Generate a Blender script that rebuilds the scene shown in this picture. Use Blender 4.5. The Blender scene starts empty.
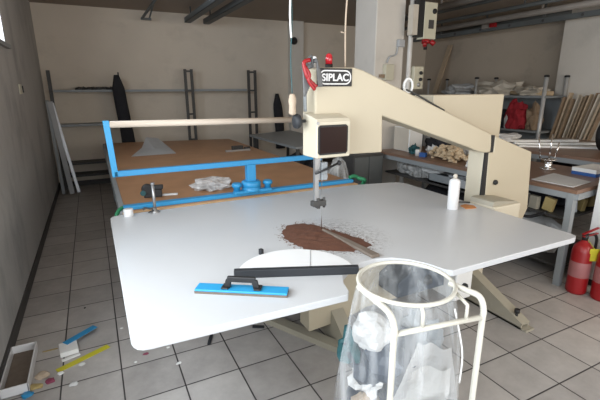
import bpy, bmesh, math, random
from mathutils import Vector, Matrix, noise
C = bpy.context.scene.collection
R = math.radians
OFF = {}
S = 0.31

# ---------------------------------------------------------------- materials
def mat(name, col, rough=.6, metal=0., var=.12, vscale=8., bump=0., bscale=60., spec=.5, alpha=None, trans=0., emit=None, clear=0.):
    m = bpy.data.materials.new(name); m.use_nodes = True
    nt = m.node_tree; N = nt.nodes; L = nt.links
    b = N['Principled BSDF']
    tc = N.new('ShaderNodeTexCoord')
    n = N.new('ShaderNodeTexNoise'); n.inputs['Scale'].default_value = vscale; n.inputs['Detail'].default_value = 5
    L.new(tc.outputs['Object'], n.inputs['Vector'])
    mx = N.new('ShaderNodeMix'); mx.data_type = 'RGBA'
    mx.inputs[6].default_value = (*[max(0, c*(1-var)) for c in col], 1)
    mx.inputs[7].default_value = (*[min(1, c*(1+var)) for c in col], 1)
    L.new(n.outputs['Fac'], mx.inputs[0]); L.new(mx.outputs[2], b.inputs['Base Color'])
    b.inputs['Roughness'].default_value = rough; b.inputs['Metallic'].default_value = metal
    b.inputs['Specular IOR Level'].default_value = spec
    b.inputs['Coat Weight'].default_value = clear
    if trans: b.inputs['Transmission Weight'].default_value = trans
    if alpha is not None: b.inputs['Alpha'].default_value = alpha
    if emit:
        b.inputs['Emission Color'].default_value = (*emit[:3], 1); b.inputs['Emission Strength'].default_value = emit[3]
    if bump:
        n2 = N.new('ShaderNodeTexNoise'); n2.inputs['Scale'].default_value = bscale; n2.inputs['Detail'].default_value = 4
        L.new(tc.outputs['Object'], n2.inputs['Vector'])
        bp = N.new('ShaderNodeBump'); bp.inputs['Strength'].default_value = bump; bp.inputs['Distance'].default_value = .01
        L.new(n2.outputs['Fac'], bp.inputs['Height']); L.new(bp.outputs['Normal'], b.inputs['Normal'])
    return m

def stain_mat(name, col, stain, lo, hi, sc, rough=.85, stretch=(1, 1, 1), bump=.15):
    m = mat(name, col, rough, var=.06, vscale=3, bump=bump, bscale=25)
    nt = m.node_tree; N = nt.nodes; L = nt.links; b = N['Principled BSDF']
    src = b.inputs['Base Color'].links[0].from_socket
    tc = N.new('ShaderNodeTexCoord'); mp = N.new('ShaderNodeMapping'); mp.inputs['Scale'].default_value = stretch
    n = N.new('ShaderNodeTexNoise'); n.inputs['Scale'].default_value = sc; n.inputs['Detail'].default_value = 8; n.inputs['Roughness'].default_value = .65
    rp = N.new('ShaderNodeMapRange'); rp.inputs['From Min'].default_value = lo; rp.inputs['From Max'].default_value = hi
    mx = N.new('ShaderNodeMix'); mx.data_type = 'RGBA'; mx.inputs[7].default_value = (*stain, 1)
    L.new(tc.outputs['Object'], mp.inputs[0]); L.new(mp.outputs[0], n.inputs['Vector']); L.new(n.outputs['Fac'], rp.inputs[0])
    L.new(rp.outputs[0], mx.inputs[0]); L.new(src, mx.inputs[6]); L.new(mx.outputs[2], b.inputs['Base Color'])
    return m

def tile_mat():
    m = bpy.data.materials.new('floor_tiles'); m.use_nodes = True
    nt = m.node_tree; N = nt.nodes; L = nt.links; b = N['Principled BSDF']
    tc = N.new('ShaderNodeTexCoord'); sp = N.new('ShaderNodeSeparateXYZ'); L.new(tc.outputs['Object'], sp.inputs[0])
    def M(op, a, bb=None):
        k = N.new('ShaderNodeMath'); k.operation = op
        for i, v in enumerate((a, bb)):
            if v is None: continue
            if isinstance(v, (int, float)): k.inputs[i].default_value = v
            else: L.new(v, k.inputs[i])
        return k.outputs[0]
    ds, fl = [], []
    for ax in (0, 1):
        q = M('DIVIDE', sp.outputs[ax], S); q2 = M('ADD', q, .5)
        f = M('FRACT', q2); d = M('ABSOLUTE', M('SUBTRACT', f, .5)); ds.append(d); fl.append(M('FLOOR', q))
    dmin = M('MINIMUM', ds[0], ds[1])
    gr = N.new('ShaderNodeMapRange'); L.new(dmin, gr.inputs[0]); gr.inputs['From Min'].default_value = .009; gr.inputs['From Max'].default_value = .016
    cb = N.new('ShaderNodeCombineXYZ'); L.new(fl[0], cb.inputs[0]); L.new(fl[1], cb.inputs[1])
    wn = N.new('ShaderNodeTexWhiteNoise'); wn.noise_dimensions = '3D'; L.new(cb.outputs[0], wn.inputs['Vector'])
    n = N.new('ShaderNodeTexNoise'); n.inputs['Scale'].default_value = 5; n.inputs['Detail'].default_value = 8; n.inputs['Roughness'].default_value = .7
    L.new(tc.outputs['Object'], n.inputs['Vector'])
    fac = M('ADD', M('MULTIPLY', wn.outputs['Value'], .25), M('MULTIPLY', n.outputs['Fac'], .75))
    cr = N.new('ShaderNodeValToRGB'); L.new(fac, cr.inputs[0])
    cr.color_ramp.elements[0].position = .3; cr.color_ramp.elements[0].color = (.33, .31, .295, 1)
    cr.color_ramp.elements[1].position = .7; cr.color_ramp.elements[1].color = (.50, .475, .45, 1)
    mx = N.new('ShaderNodeMix'); mx.data_type = 'RGBA'; mx.inputs[6].default_value = (.035, .032, .032, 1)
    L.new(gr.outputs[0], mx.inputs[0]); L.new(cr.outputs[0], mx.inputs[7]); L.new(mx.outputs[2], b.inputs['Base Color'])
    b.inputs['Roughness'].default_value = .42
    bp = N.new('ShaderNodeBump'); bp.inputs['Strength'].default_value = .4; bp.inputs['Distance'].default_value = .003
    L.new(gr.outputs[0], bp.inputs['Height']); L.new(bp.outputs['Normal'], b.inputs['Normal'])
    return m

M = {}
def defm(k, *a, **kw): M[k] = mat(k, *a, **kw)
defm('cream', (.50, .44, .325), .45, var=.05, vscale=3)
defm('cream_light', (.57, .515, .40), .45, var=.04)
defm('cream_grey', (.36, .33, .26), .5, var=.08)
defm('laminate', (.54, .55, .56), .3, var=.03, vscale=4)
defm('disc', (.84, .85, .85), .3, var=.02)
defm('laminate_edge', (.78, .79, .79), .4, var=.03)
defm('blue', (.025, .25, .50), .4, var=.06)
defm('blue_light', (.025, .29, .56), .4, var=.05)
defm('hardboard', (.36, .19, .095), .5, var=.22, vscale=6)
defm('wood_edge', (.55, .34, .17), .6, var=.2, vscale=20)
defm('roller', (.62, .52, .42), .55, var=.05)
defm('steel', (.42, .42, .42), .35, metal=.8)
defm('pale_steel', (.5, .5, .49), .35, metal=.2)
defm('chrome', (.75, .75, .75), .12, metal=1., var=.02)
defm('steel_paint', (.25, .27, .28), .5, var=.1)
defm('dark_steel', (.05, .048, .046), .55, var=.2)
defm('black', (.012, .012, .013), .5, var=.2)
defm('black_gloss', (.01, .01, .012), .25, var=.1)
defm('rubber', (.018, .02, .024), .6)
defm('white', (.75, .75, .73), .5, var=.04)
defm('white_gloss', (.68, .68, .68), .25, var=.02)
defm('cream_tube', (.56, .54, .47), .35, var=.04)
defm('paper', (.60, .60, .59), .8, var=.06, vscale=12)
defm('cloth_white', (.5, .5, .49), .9, var=.12, vscale=10, bump=.3)
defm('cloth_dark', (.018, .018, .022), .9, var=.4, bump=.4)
defm('dark_hose', (.12, .12, .12), .5, var=.2)
defm('navy', (.008, .02, .04), .45, var=.2)
defm('teal', (.02, .09, .10), .6, var=.3)
defm('green', (.02, .19, .08), .6, var=.2)
defm('red', (.30, .01, .013), .35, var=.08)
defm('red_cloth', (.32, .015, .025), .85, var=.3, bump=.3)
defm('red_glass', (.45, .01, .02), .15, var=.05, clear=.5)
defm('brown_gel', (.014, .004, .003), .3, var=.3, spec=.25)
defm('powder', (.115, .045, .024), .95, var=.35, vscale=30, bump=.6, bscale=200)
defm('dust', (.15, .12, .095), .9, var=.3, vscale=30)
defm('foam', (.55, .42, .27), .9, var=.25, vscale=25, bump=.5)
defm('wood_pale', (.5, .39, .27), .7, var=.25, vscale=12)
defm('wood_mid', (.28, .2, .13), .7, var=.3, vscale=12)
defm('wood_white', (.55, .5, .42), .6, var=.1)
defm('yellow', (.55, .5, .03), .5, var=.1)
defm('yellow_box', (.38, .29, .12), .6, var=.2)
defm('magenta', (.22, .04, .08), .6)
defm('grey_plastic', (.4, .41, .42), .5)
defm('aluminium', (.6, .61, .63), .4, metal=.6, var=.05)
defm('orange', (.5, .2, .06), .7)
defm('rope', (.45, .36, .27), .8)
defm('pipe_white', (.66, .64, .6), .5)
defm('overhead', (.11, .12, .12), .6, var=.15)
defm('overhead_pale', (.3, .27, .24), .6, var=.15)
defm('ceiling_paint', (.34, .28, .225), .9, var=.06, vscale=2)
defm('bench_brown', (.2, .115, .075), .4, var=.25, vscale=5)
defm('bench_grey', (.22, .23, .23), .45, var=.1)
defm('blue_box', (.02, .09, .3), .5)
defm('socket', (.55, .52, .4), .4)
M['floor'] = tile_mat()
M['wall_left'] = stain_mat('wall_left', (.47, .46, .44), (.29, .285, .28), .5, .75, 2.2, stretch=(1, 1, .5))
M['wall_back'] = stain_mat('wall_back', (.64, .565, .47), (.48, .42, .35), .55, .8, .9, stretch=(1, 1, 1.6))
M['wall_right'] = stain_mat('wall_right', (.47, .40, .32), (.3, .26, .22), .55, .8, 1.2)
M['pilaster'] = stain_mat('pilaster', (.62, .58, .52), (.48, .45, .4), .55, .8, 1.2)

def film(name, col, a, rough):
    m = bpy.data.materials.new(name); m.use_nodes = True
    nt = m.node_tree; N = nt.nodes; L = nt.links
    for n in list(N):
        if n.type != 'OUTPUT_MATERIAL': N.remove(n)
    out = [n for n in N if n.type == 'OUTPUT_MATERIAL'][0]
    tr = N.new('ShaderNodeBsdfTransparent'); pr = N.new('ShaderNodeBsdfPrincipled')
    pr.inputs['Base Color'].default_value = (*col, 1); pr.inputs['Roughness'].default_value = rough
    tc = N.new('ShaderNodeTexCoord'); mp = N.new('ShaderNodeMapping'); mp.inputs['Scale'].default_value = (18, 18, 2.5)
    n = N.new('ShaderNodeTexNoise'); n.inputs['Scale'].default_value = 1.2; n.inputs['Detail'].default_value = 5
    rp = N.new('ShaderNodeMapRange'); rp.inputs['From Min'].default_value = .42; rp.inputs['From Max'].default_value = .72
    rp.inputs['To Min'].default_value = a[0]; rp.inputs['To Max'].default_value = a[1]
    bp = N.new('ShaderNodeBump'); bp.inputs['Strength'].default_value = .8; bp.inputs['Distance'].default_value = .01
    mx = N.new('ShaderNodeMixShader')
    L.new(tc.outputs['Object'], mp.inputs[0]); L.new(mp.outputs[0], n.inputs['Vector']); L.new(n.outputs['Fac'], rp.inputs[0])
    L.new(n.outputs['Fac'], bp.inputs['Height']); L.new(bp.outputs['Normal'], pr.inputs['Normal'])
    L.new(rp.outputs[0], mx.inputs[0]); L.new(tr.outputs[0], mx.inputs[1]); L.new(pr.outputs[0], mx.inputs[2]); L.new(mx.outputs[0], out.inputs[0])
    return m
M['bag_film'] = film('bag_film', (.75, .77, .78), (.10, .42), .25)
M['clear_bag'] = film('clear_bag', (.75, .74, .73), (.45, .85), .3)
M['plastic_sheet'] = film('plastic_sheet', (.6, .6, .58), (.35, .85), .25)

# ---------------------------------------------------------------- mesh builder
class MB:
    def __init__(s): s.bm = bmesh.new(); s.bev = 0
    def box(s, x0, y0, z0, x1, y1, z1):
        return s.obox(((x0+x1)/2, (y0+y1)/2, (z0+z1)/2), (abs(x1-x0), abs(y1-y0), abs(z1-z0)))
    def obox(s, c, d, rz=0, rx=0, ry=0, mtx=None):
        rot = mtx or (Matrix.Rotation(rz, 4, 'Z') @ Matrix.Rotation(ry, 4, 'Y') @ Matrix.Rotation(rx, 4, 'X'))
        bmesh.ops.create_cube(s.bm, size=1, matrix=Matrix.Translation(c) @ rot @ Matrix.Diagonal((*d, 1)))
        return s
    def beam(s, a, b, w, h, up=(0, 0, 1)):
        a = Vector(a); b = Vector(b); y = (b-a).normalized(); x = y.cross(Vector(up)).normalized(); z = x.cross(y)
        m = Matrix((x, y, z)).transposed().to_4x4()
        return s.obox((a+b)/2, (w, (b-a).length, h), mtx=m)
    def cyl(s, a, b, r, r2=None, n=20):
        a = Vector(a); b = Vector(b); d = b-a
        q = Vector((0, 0, 1)).rotation_difference(d.normalized()).to_matrix().to_4x4()
        g = bmesh.ops.create_cone(s.bm, cap_ends=True, segments=n, radius1=r, radius2=r if r2 is None else r2, depth=d.length, matrix=Matrix.Translation((a+b)/2) @ q)
        for v in g['verts']:
            for f in v.link_faces:
                if len(f.verts) == 4: f.smooth = True
        return s
    def lathe(s, c, prof, n=28, ax='Z', cap=True):
        rings = []
        for r, z in prof:
            ring = []
            for k in range(n):
                t = 2*math.pi*k/n; p = (r*math.cos(t), r*math.sin(t), z)
                if ax == 'Y': p = (p[0], -z, p[1])
                if ax == 'X': p = (z, p[0], p[1])
                ring.append(s.bm.verts.new((c[0]+p[0], c[1]+p[1], c[2]+p[2])))
            rings.append(ring)
        for i in range(len(rings)-1):
            for k in range(n):
                f = s.bm.faces.new((rings[i][k], rings[i][(k+1) % n], rings[i+1][(k+1) % n], rings[i+1][k])); f.smooth = True
        if cap:
            s.bm.faces.new(rings[0][::-1]); s.bm.faces.new(rings[-1])
        bmesh.ops.recalc_face_normals(s.bm, faces=s.bm.faces)
        return s
    def tube(s, pts, r, n=10, closed=False, sub=0):
        P = [Vector(p) for p in pts]
        if sub:
            Q = []
            m = len(P)
            rng = range(m if closed else m-1)
            for i in rng:
                p0 = P[(i-1) % m] if (closed or i > 0) else P[i]; p1 = P[i]; p2 = P[(i+1) % m]
                p3 = P[(i+2) % m] if (closed or i+2 < m) else P[(i+1) % m]
                for k in range(sub):
                    t = k/sub
                    Q.append(.5*((2*p1)+(-p0+p2)*t+(2*p0-5*p1+4*p2-p3)*t*t+(-p0+3*p1-3*p2+p3)*t**3))
            if not closed: Q.append(P[-1])
            P = Q
        rings = []; m = len(P); prev = None
        for i, p in enumerate(P):
            a = P[(i-1) % m] if (closed or i > 0) else p; b = P[(i+1) % m] if (closed or i < m-1) else p
            d = (b-a).normalized()
            if prev is None:
                u = d.cross(Vector((0, 0, 1)));  u = d.cross(Vector((1, 0, 0))) if u.length < .1 else u
            else: u = prev - d*prev.dot(d)
            u.normalize(); prev = u; v = d.cross(u)
            rings.append([s.bm.verts.new(p+(u*math.cos(2*math.pi*k/n)+v*math.sin(2*math.pi*k/n))*r) for k in range(n)])
        for i in range(m if closed else m-1):
            A = rings[i]; B = rings[(i+1) % m]
            for k in range(n):
                f = s.bm.faces.new((A[k], A[(k+1) % n], B[(k+1) % n], B[k])); f.smooth = True
        if not closed: s.bm.faces.new(rings[0][::-1]); s.bm.faces.new(rings[-1])
        bmesh.ops.recalc_face_normals(s.bm, faces=s.bm.faces)
        return s
    def prism(s, poly, lo, hi, ax='Z'):
        def P(u, v, w): return {'Z': (u, v, w), 'Y': (u, w, v), 'X': (w, u, v)}[ax]
        A = [s.bm.verts.new(P(u, v, lo)) for u, v in poly]; B = [s.bm.verts.new(P(u, v, hi)) for u, v in poly]
        n = len(poly); fs = [s.bm.faces.new(A), s.bm.faces.new(B)]
        for k in range(n): fs.append(s.bm.faces.new((A[k], A[(k+1) % n], B[(k+1) % n], B[k])))
        bmesh.ops.recalc_face_normals(s.bm, faces=s.bm.faces)
        return s
    def lump(s, c, d, seed=0, amp=.35, sub=3, fr=2.2, rz=0, smooth=False, flatbase=True):
        g = bmesh.ops.create_icosphere(s.bm, subdivisions=sub, radius=1)
        o = Vector((seed*7.3, seed*3.1, seed*1.7))
        for v in g['verts']:
            p = v.co.copy(); k = 1+amp*noise.noise(p*fr+o)*1.6+amp*.6*noise.noise(p*fr*2.7+o)
            p = p*k
            if flatbase: p.z = max(p.z, -.55)+.55
            p = Vector((p.x*d[0]/2, p.y*d[1]/2, p.z*d[2]/(1.55 if flatbase else 2)))
            v.co = Matrix.Rotation(rz, 3, 'Z') @ p + Vector(c)
            if smooth:
                for f in v.link_faces: f.smooth = True
        return s
    def bevel(s, w): s.bev = w; return s
    def build(s, name, m, parent=None, org=None):
        me = bpy.data.meshes.new(name)
        vs = [v.co for v in s.bm.verts]
        lo = Vector([min(v[i] for v in vs) for i in range(3)]); hi = Vector([max(v[i] for v in vs) for i in range(3)])
        if parent is not None: base = OFF[parent]
        else: base = Vector(org) if org is not None else Vector(((lo.x+hi.x)/2, (lo.y+hi.y)/2, lo.z))
        pb = base
        if parent is not None: base = Vector(((lo.x+hi.x)/2, (lo.y+hi.y)/2, lo.z)); 
        for v in s.bm.verts: v.co -= base
        s.bm.to_mesh(me); s.bm.free()
        me.materials.append(M[m] if isinstance(m, str) else m)
        o = bpy.data.objects.new(name, me); C.objects.link(o)
        if parent is not None: o.parent = parent; o.location = base-pb
        else: o.location = base
        OFF[o] = base
        if s.bev:
            b = o.modifiers.new('bevel', 'BEVEL'); b.width = s.bev; b.segments = 2; b.limit_method = 'ANGLE'; b.angle_limit = R(50)
        return o

def tag(o, label, cat, group=None, kind=None):
    o['label'] = label; o['category'] = cat
    if group: o['group'] = group
    if kind: o['kind'] = kind
    return o
def thing(name, loc, label, cat, group=None):
    o = bpy.data.objects.new(name, None); C.objects.link(o); o.location = loc; OFF[o] = Vector(loc); o.empty_display_size = .1
    return tag(o, label, cat, group)
def struct(o, label=None): o['kind'] = 'structure'; return o
def box(*a): return MB().box(*a)

# ---------------------------------------------------------------- camera
cam = bpy.data.cameras.new('camera'); co = bpy.data.objects.new('camera', cam); C.objects.link(co)
yaw, pitch, roll = .4639, .2668, -.0047
F = Vector((math.sin(yaw)*math.cos(pitch), math.cos(yaw)*math.cos(pitch), -math.sin(pitch)))
r0 = Vector((math.cos(yaw), -math.sin(yaw), 0)); u0 = r0.cross(F)
r_ = r0*math.cos(roll)+u0*math.sin(roll); u_ = -r0*math.sin(roll)+u0*math.cos(roll)
co.matrix_world = Matrix.Translation((.3369, -2.3066, 1.5897)) @ Matrix((r_, u_, -F)).transposed().to_4x4()
cam.sensor_width = 36; cam.lens = 406.5/600*36; cam.clip_start = .02
bpy.context.scene.camera = co

# ---------------------------------------------------------------- room shell
XL, XR, YB, YF, H = -.3, 7.6, 5.5, -3.4, 2.87
struct(box(XL-.2, YF-.2, -.12, XR+.2, YB+.2, 0).build('floor', 'floor', org=(0, 0, 0)))
struct(box(XL-.2, YF-.2, H, XR+.2, YB+.2, H+.15).build('ceiling', 'ceiling_paint'))
struct(box(XL-.2, YB, 0, XR+.2, YB+.2, H).build('wall_back', 'wall_back'))
struct(box(XR, YF-.2, 0, XR+.2, YB, H).build('wall_right', 'wall_right'))
# left wall with its high window
wy0, wy1, wz0, wz1 = .9, 2.5, 2.0, 2.7
m = MB(); m.box(XL-.2, -.15, 0, XL, YB, wz0); m.box(XL-.2, -2.55, 0, XL, -.15, .95); m.box(XL-.2, YF-.2, 0, XL, -2.55, wz0); m.box(XL-.2, YF-.2, wz1, XL, YB, H); m.box(XL-.2, -.15, wz0, XL, wy0, wz1); m.box(XL-.2, YF-.2, wz0, XL, -2.55, wz1); m.box(XL-.2, wy1, wz0, XL, YB, wz1)
struct(m.build('wall_left', 'wall_left'))
w = MB()
for a in (wy0, wy1-.04, (wy0+wy1)/2-.02): w.box(XL-.14, a, wz0, XL-.09, a+.04, wz1)
w.box(XL-.139, wy0, wz0, XL-.091, wy1, wz0+.04); w.box(XL-.139, wy0, wz1-.04, XL-.091, wy1, wz1)
w2 = MB()
for a in (-2.55, -1.37, -.19): w2.box(XL-.14, a, .95, XL-.09, a+.04, wz1)
w2.box(XL-.139, -2.55, .95, XL-.091, -.15, .99); w2.box(XL-.139, -2.55, wz1-.04, XL-.091, -.15, wz1)
struct(w2.build('window_3', 'white'))
win = struct(w.build('window_1', 'white'))
box(XL-.12, wy0+.04, wz0+.04, XL-.115, wy1-.04, wz1-.04).build('pane', film('window_glass', (.8, .85, .9), (.04, .06), .05), win)
struct(box(XL-.08, wy0-.05, wz0-.035, XL+.035, wy1+.06, wz0).build('trim_1', 'steel_paint'))
# front wall behind the camera with a broad glazed shop door and an unseen window added for the warm fill
m = MB(); m.box(XL-.2, YF-.2, 2.5, XR+.2, YF, H); m.box(XL-.2, YF-.2, 0, XL+.25, YF, 2.5); m.box(2.6, YF-.2, 0, 3.4, YF, 2.5); m.box(3.4, YF-.2, 0, XR+.2, YF, 1.0); m.box(6.4, YF-.2, 1.0, XR+.2, YF, 2.5)
struct(m.build('wall_front', 'pilaster'))
m = MB()
for a in (XL+.25, 1.25, 2.54): m.box(a, YF-.12, 0, a+.06, YF-.06, 2.5)
m.box(XL+.25, YF-.121, 2.44, 2.6, YF-.059, 2.5); m.box(XL+.25, YF-.121, 0, 2.6, YF-.059, .1)
struct(m.build('door_1', 'aluminium'))
m = MB()
for a in (3.4, 4.87, 6.34): m.box(a, YF-.12, 1.0, a+.06, YF-.06, 2.5)
m.box(3.4, YF-.121, 2.44, 6.4, YF-.059, 2.5); m.box(3.4, YF-.121, 1.0, 6.4, YF-.059, 1.06)
struct(m.build('window_2', 'aluminium'))
struct(box(XL, YF, 0, XL+.012, YB, .085).build('baseboard_left', 'dark_steel'))
struct(box(XL+.012, YB-.012, 0, XR, YB, .085).build('baseboard_back', 'dark_steel'))
struct(box(3.99, YB-.12, 0, 4.28, YB, H).build('trim_2', 'pilaster'))
struct(box(7.31, -1.6, 0, XR, 2.08, H).build('trim_3', 'pilaster'))
col = struct(box(3.53, 2.0, 0, 3.97, 2.45, H).bevel(.01).build('trim_4', 'pilaster'))

# ---------------------------------------------------------------- lights (daylight through door and left windows, plus an added warm fill)
def area(name, loc, rot, sx, sy, power, col):
    l = bpy.data.lights.new(name, 'AREA'); l.shape = 'RECTANGLE'; l.size = sx; l.size_y = sy; l.energy = power; l.color = col
    o = bpy.data.objects.new(name, l); C.objects.link(o); o.location = loc; o.rotation_euler = rot; return o
area('daylight_door', (1.25, YF-.25, 1.35), (R(90), 0, 0), 2.6, 2.2, 52, (.97, .97, .97))
area('warm_fill_front', (4.9, YF-.25, 1.75), (R(90), 0, 0), 2.9, 1.4, 52, (1, .83, .64))  # added warm lamp standing in for light reflected onto the right side
area('daylight_left_shop_window', (XL-.24, -1.35, 1.75), (0, R(-90), 0), 1.5, 2.3, 74, (.89, .95, 1))
area('daylight_left_window', (XL-.22, 1.7, 2.35), (0, R(-90), 0), .65, 1.5, 45, (.82, .9, 1))
W = bpy.data.worlds.new('world'); bpy.context.scene.world = W; W.use_nodes = True
W.node_tree.nodes['Background'].inputs[0].default_value = (.75, .87, 1, 1); W.node_tree.nodes['Background'].inputs[1].default_value = 1.2

# ---------------------------------------------------------------- cutting machine
cm = thing('cutting_machine', (2.8, -.2, 0), 'cream steel band cutting machine with a long sloping arm over the white table', 'machine')
Y0, Y1 = -.30, -.15
arm = [(1.44, 1.22), (1.435, 1.66), (1.455, 1.70), (1.69, 1.705), (1.75, 1.69), (2.88, 1.27), (2.90, 1.14), (2.84, 1.14), (2.76, 1.155), (2.66, 1.19), (1.90, 1.43), (1.91, 1.21)]
MB().prism(arm, Y0, Y1, 'Y').bevel(.008).build('arm', 'cream', cm)
MB().prism([(2.835, 1.16), (2.98, 1.14), (2.98, 0), (2.835, 0)], Y0+.012, Y1-.004, 'Y').bevel(.004).build('column', 'cream_light', cm)
cov = MB().prism([(2.915, 1.255), (3.35, 1.11), (3.40, .65), (3.30, .45), (2.90, .45), (2.885, .74), (2.868, 1.138), (2.915, 1.138)], Y0-.006, Y1+.03, 'Y').bevel(.006).build('side_cover', 'cream', cm)
MB().lathe((2.965, Y0-.006, .91), [(.018, 0), (.02, .012), (.012, .022)], 16, 'Y').build('knob', 'black', cov)
# flush black strips painting in the shade of the column gaps
box(2.837, Y0-.001, .5, 2.884, Y0+.011, 1.138).build('gap_shade_strip', 'black', cm); box(2.885, Y0-.003, 1.141, 2.912, Y0+.02, 1.262).build('gap_shade_strip', 'black', cm)
# head box
hd = MB().prism([(-.42, 1.228), (-.42, 1.42), (-.405, 1.437), (-.255, 1.465), (-.255, 1.225)], 1.382, 1.592, 'X').bevel(.006).build('blade_housing', 'cream_light', cm)
w = MB().prism([(1.388+a, 1.246+b) for a, b in ((0.012, 0), (.172, 0), (.184, .012), (.184, .146), (.172, .158), (.012, .158), (0, .146), (0, .012))], -.428, -.40, 'Y').bevel(.002)
w.build('window_gasket', 'black', hd)
box(1.398, -.431, 1.256, 1.562, -.425, 1.394).build('window', 'brown_gel', hd)
k = MB().cyl((1.375, -.3, 1.42), (1.33, -.3, 1.42), .009); k.lathe((1.345, -.3, 1.42), [(.012, 0), (.036, -.006), (.04, -.018), (.036, -.034), (.015, -.04)], 20, 'X'); k.build('hand_knob', 'rubber', hd)
m = MB(); m.cyl((1.388, -.424, 1.415), (1.388, -.418, 1.415), .008); m.build('screw', 'steel', hd)
# guide post & blade
gp = MB(); gp.box(1.388, -.39, .985, 1.412, -.37, 1.25); gp.box(1.416, -.38, 1.10, 1.428, -.37, 1.25); gp.build('guide_post', 'steel', cm)
g = MB(); g.box(1.372, -.405, .955, 1.455, -.365, .985); g.box(1.40, -.40, .94, 1.42, -.37, 1.0); g.cyl((1.45, -.385, .94), (1.45, -.385, 1.0), .008); g.bevel(.003).build('blade_guide', 'dark_steel', cm)
g = MB(); g.box(1.43, -.395, 1.10, 1.465, -.37, 1.20); g.cyl((1.447, -.40, 1.12), (1.447, -.36, 1.12), .018); g.bevel(.002).build('guide_bracket', 'steel_paint', cm)
g = MB(); g.tube([(1.38, -.41, 1.145), (1.45, -.41, 1.165), (1.53, -.40, 1.19)], .006); g.lathe((1.535, -.40, 1.19), [(.008, -.01), (.016, 0), (.008, .012)], 12, 'X'); g.build('clamp_lever', 'black', cm)
box(1.436, -.381, .70, 1.439, -.377, 1.25).build('blade', 'chrome', cm)
# electric cabinet on back of the arm
cb = MB().prism([(2.45, 1.36), (2.9, 1.24), (3.165, 1.20), (3.165, 1.545), (2.45, 1.545)], -.145, .05, 'Y').bevel(.006).build('electric_cabinet', 'cream', cm)
# lower arm and wheel housing
MB().prism([(1.40, .10), (1.67, .115), (1.84, .16), (2.835, .16), (2.835, .60), (2.2, .66), (1.40, .74)], Y0-.002, Y1-.02, 'Y').bevel(.008).build('lower_arm', 'cream', cm)
# table bracket holding the top
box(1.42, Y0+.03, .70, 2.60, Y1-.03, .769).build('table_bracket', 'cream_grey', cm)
b = box(2.72, -.52, .50, 2.99, -.308, .80).bevel(.008).build('motor_box', 'cream_light', cm)
MB().prism([(2.72, .80), (2.99, .80), (2.97, .81), (2.76, .835), (2.73, .83)], -.50, -.308, 'Y').build('motor_lid', 'cream_grey', b)
# control box on the lower arm
cbx = MB().prism([(1.93, .30), (1.93, .40), (2.09, .50), (2.27, .46), (2.33, .42), (2.33, .30)], -.50, -.302, 'Y').bevel(.006).build('control_box', 'navy', cm)
MB().lathe((2.17, -.50, .38), [(.035, 0), (.035, .012), (.02, .016), (.02, .03), (.005, .032)], 20, 'Y').build('dial', 'black_gloss', cbx)
b2 = box(2.42, -.52, .16, 2.58, -.302, .40).bevel(.01).build('junction_box', 'white', cm)
MB().lathe((2.50, -.52, .27), [(.018, 0), (.018, .02), (.01, .03)], 14, 'Y').build('knob', 'black', b2)
# feet
for x0, x1, nm in ((2.765, 2.845, 'right'), ):
    f = MB(); f.prism([(-.80, 0), (-.80, .03), (-.30, .25), (-.30, 0)], x0, x0+.012, 'X'); f.prism([(-.80, 0), (-.80, .03), (-.30, .25), (-.30, 0)], x1-.012, x1, 'X'); f.prism([(-.80, .03), (-.805, .045), (-.30, .265), (-.30, .25)], x0, x1, 'X'); f.box(x0, -.84, 0, x1, -.29, .015); f.box(x0, -.09, 0, x1, .4, .03)
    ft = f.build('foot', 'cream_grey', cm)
    s_ = MB(); s_.cyl((2.79, -.74, .05), (2.79, -.74, .10), .009); s_.cyl((2.79, -.74, .095), (2.79, -.74, .12), .018); s_.build('levelling_screw', 'black', ft)
f = MB(); f.prism([(-.52, 0), (-.52, .03), (-.30, .20), (-.30, 0)], 1.56, 1.57, 'X'); f.prism([(-.52, 0), (-.52, .03), (-.30, .20), (-.30, 0)], 1.64, 1.65, 'X'); f.prism([(-.52, .03), (-.52, .042), (-.30, .212), (-.30, .20)], 1.56, 1.65, 'X')
f.box(1.56, -.30, 0, 1.65, -.12, .16); f.beam((1.24, .16, .02), (1.60, -.53, .02), .075, .04)
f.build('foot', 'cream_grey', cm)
# maker's plate
pl = box(1.447, -.308, 1.602, 1.668, -.3, 1.698).bevel(.002).build('name_plate', 'black', cm)
o_, i_ = [], []
def rr(cx, cz, w, h, r, n=6):
    P = []
    for k, (sx, sz, a0) in enumerate(((1, 1, 0), (-1, 1, 90), (-1, -1, 180), (1, -1, 270))):
        for t in range(n+1):
            a = R(a0+90*t/n); P.append((cx+sx*(w/2-r)+r*math.cos(a), cz+sz*(h/2-r)+r*math.sin(a)))
    return P
m = MB(); A = rr(1.5575, 1.65, .205, .076, .036); B = rr(1.5575, 1.65, .192, .063, .0305); n = len(A)
for k in range(n):
    q = [m.bm.verts.new((p[0], y, p[1])) for y in (-.3085, -.3105) for p in (A[k], A[(k+1) % n], B[(k+1) % n], B[k])]
    m.bm.faces.new(q[4:]); m.bm.faces.new((q[0], q[1], q[5], q[4])); m.bm.faces.new((q[3], q[2], q[6], q[7]))
m.build('outline', 'white_gloss', pl)
fc = bpy.data.curves.new('lettering', 'FONT'); fc.body = 'SIPLAC'; fc.size = .06; fc.extrude = .001; fc.align_x = 'CENTER'; fc.align_y = 'CENTER'; fc.offset = .0016; fc.space_character = 1.0
tmp = bpy.data.objects.new('t', fc); C.objects.link(tmp); bpy.context.view_layer.update()
me = bpy.data.meshes.new_from_object(tmp.evaluated_get(bpy.context.evaluated_depsgraph_get())); bpy.data.objects.remove(tmp)
xs = [v.co.x for v in me.vertices]; ys = [v.co.y for v in me.vertices]
kx = .172/(max(xs)-min(xs)); ky = .040/(max(ys)-min(ys)); cx = (max(xs)+min(xs))/2; cy = (max(ys)+min(ys))/2
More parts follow.
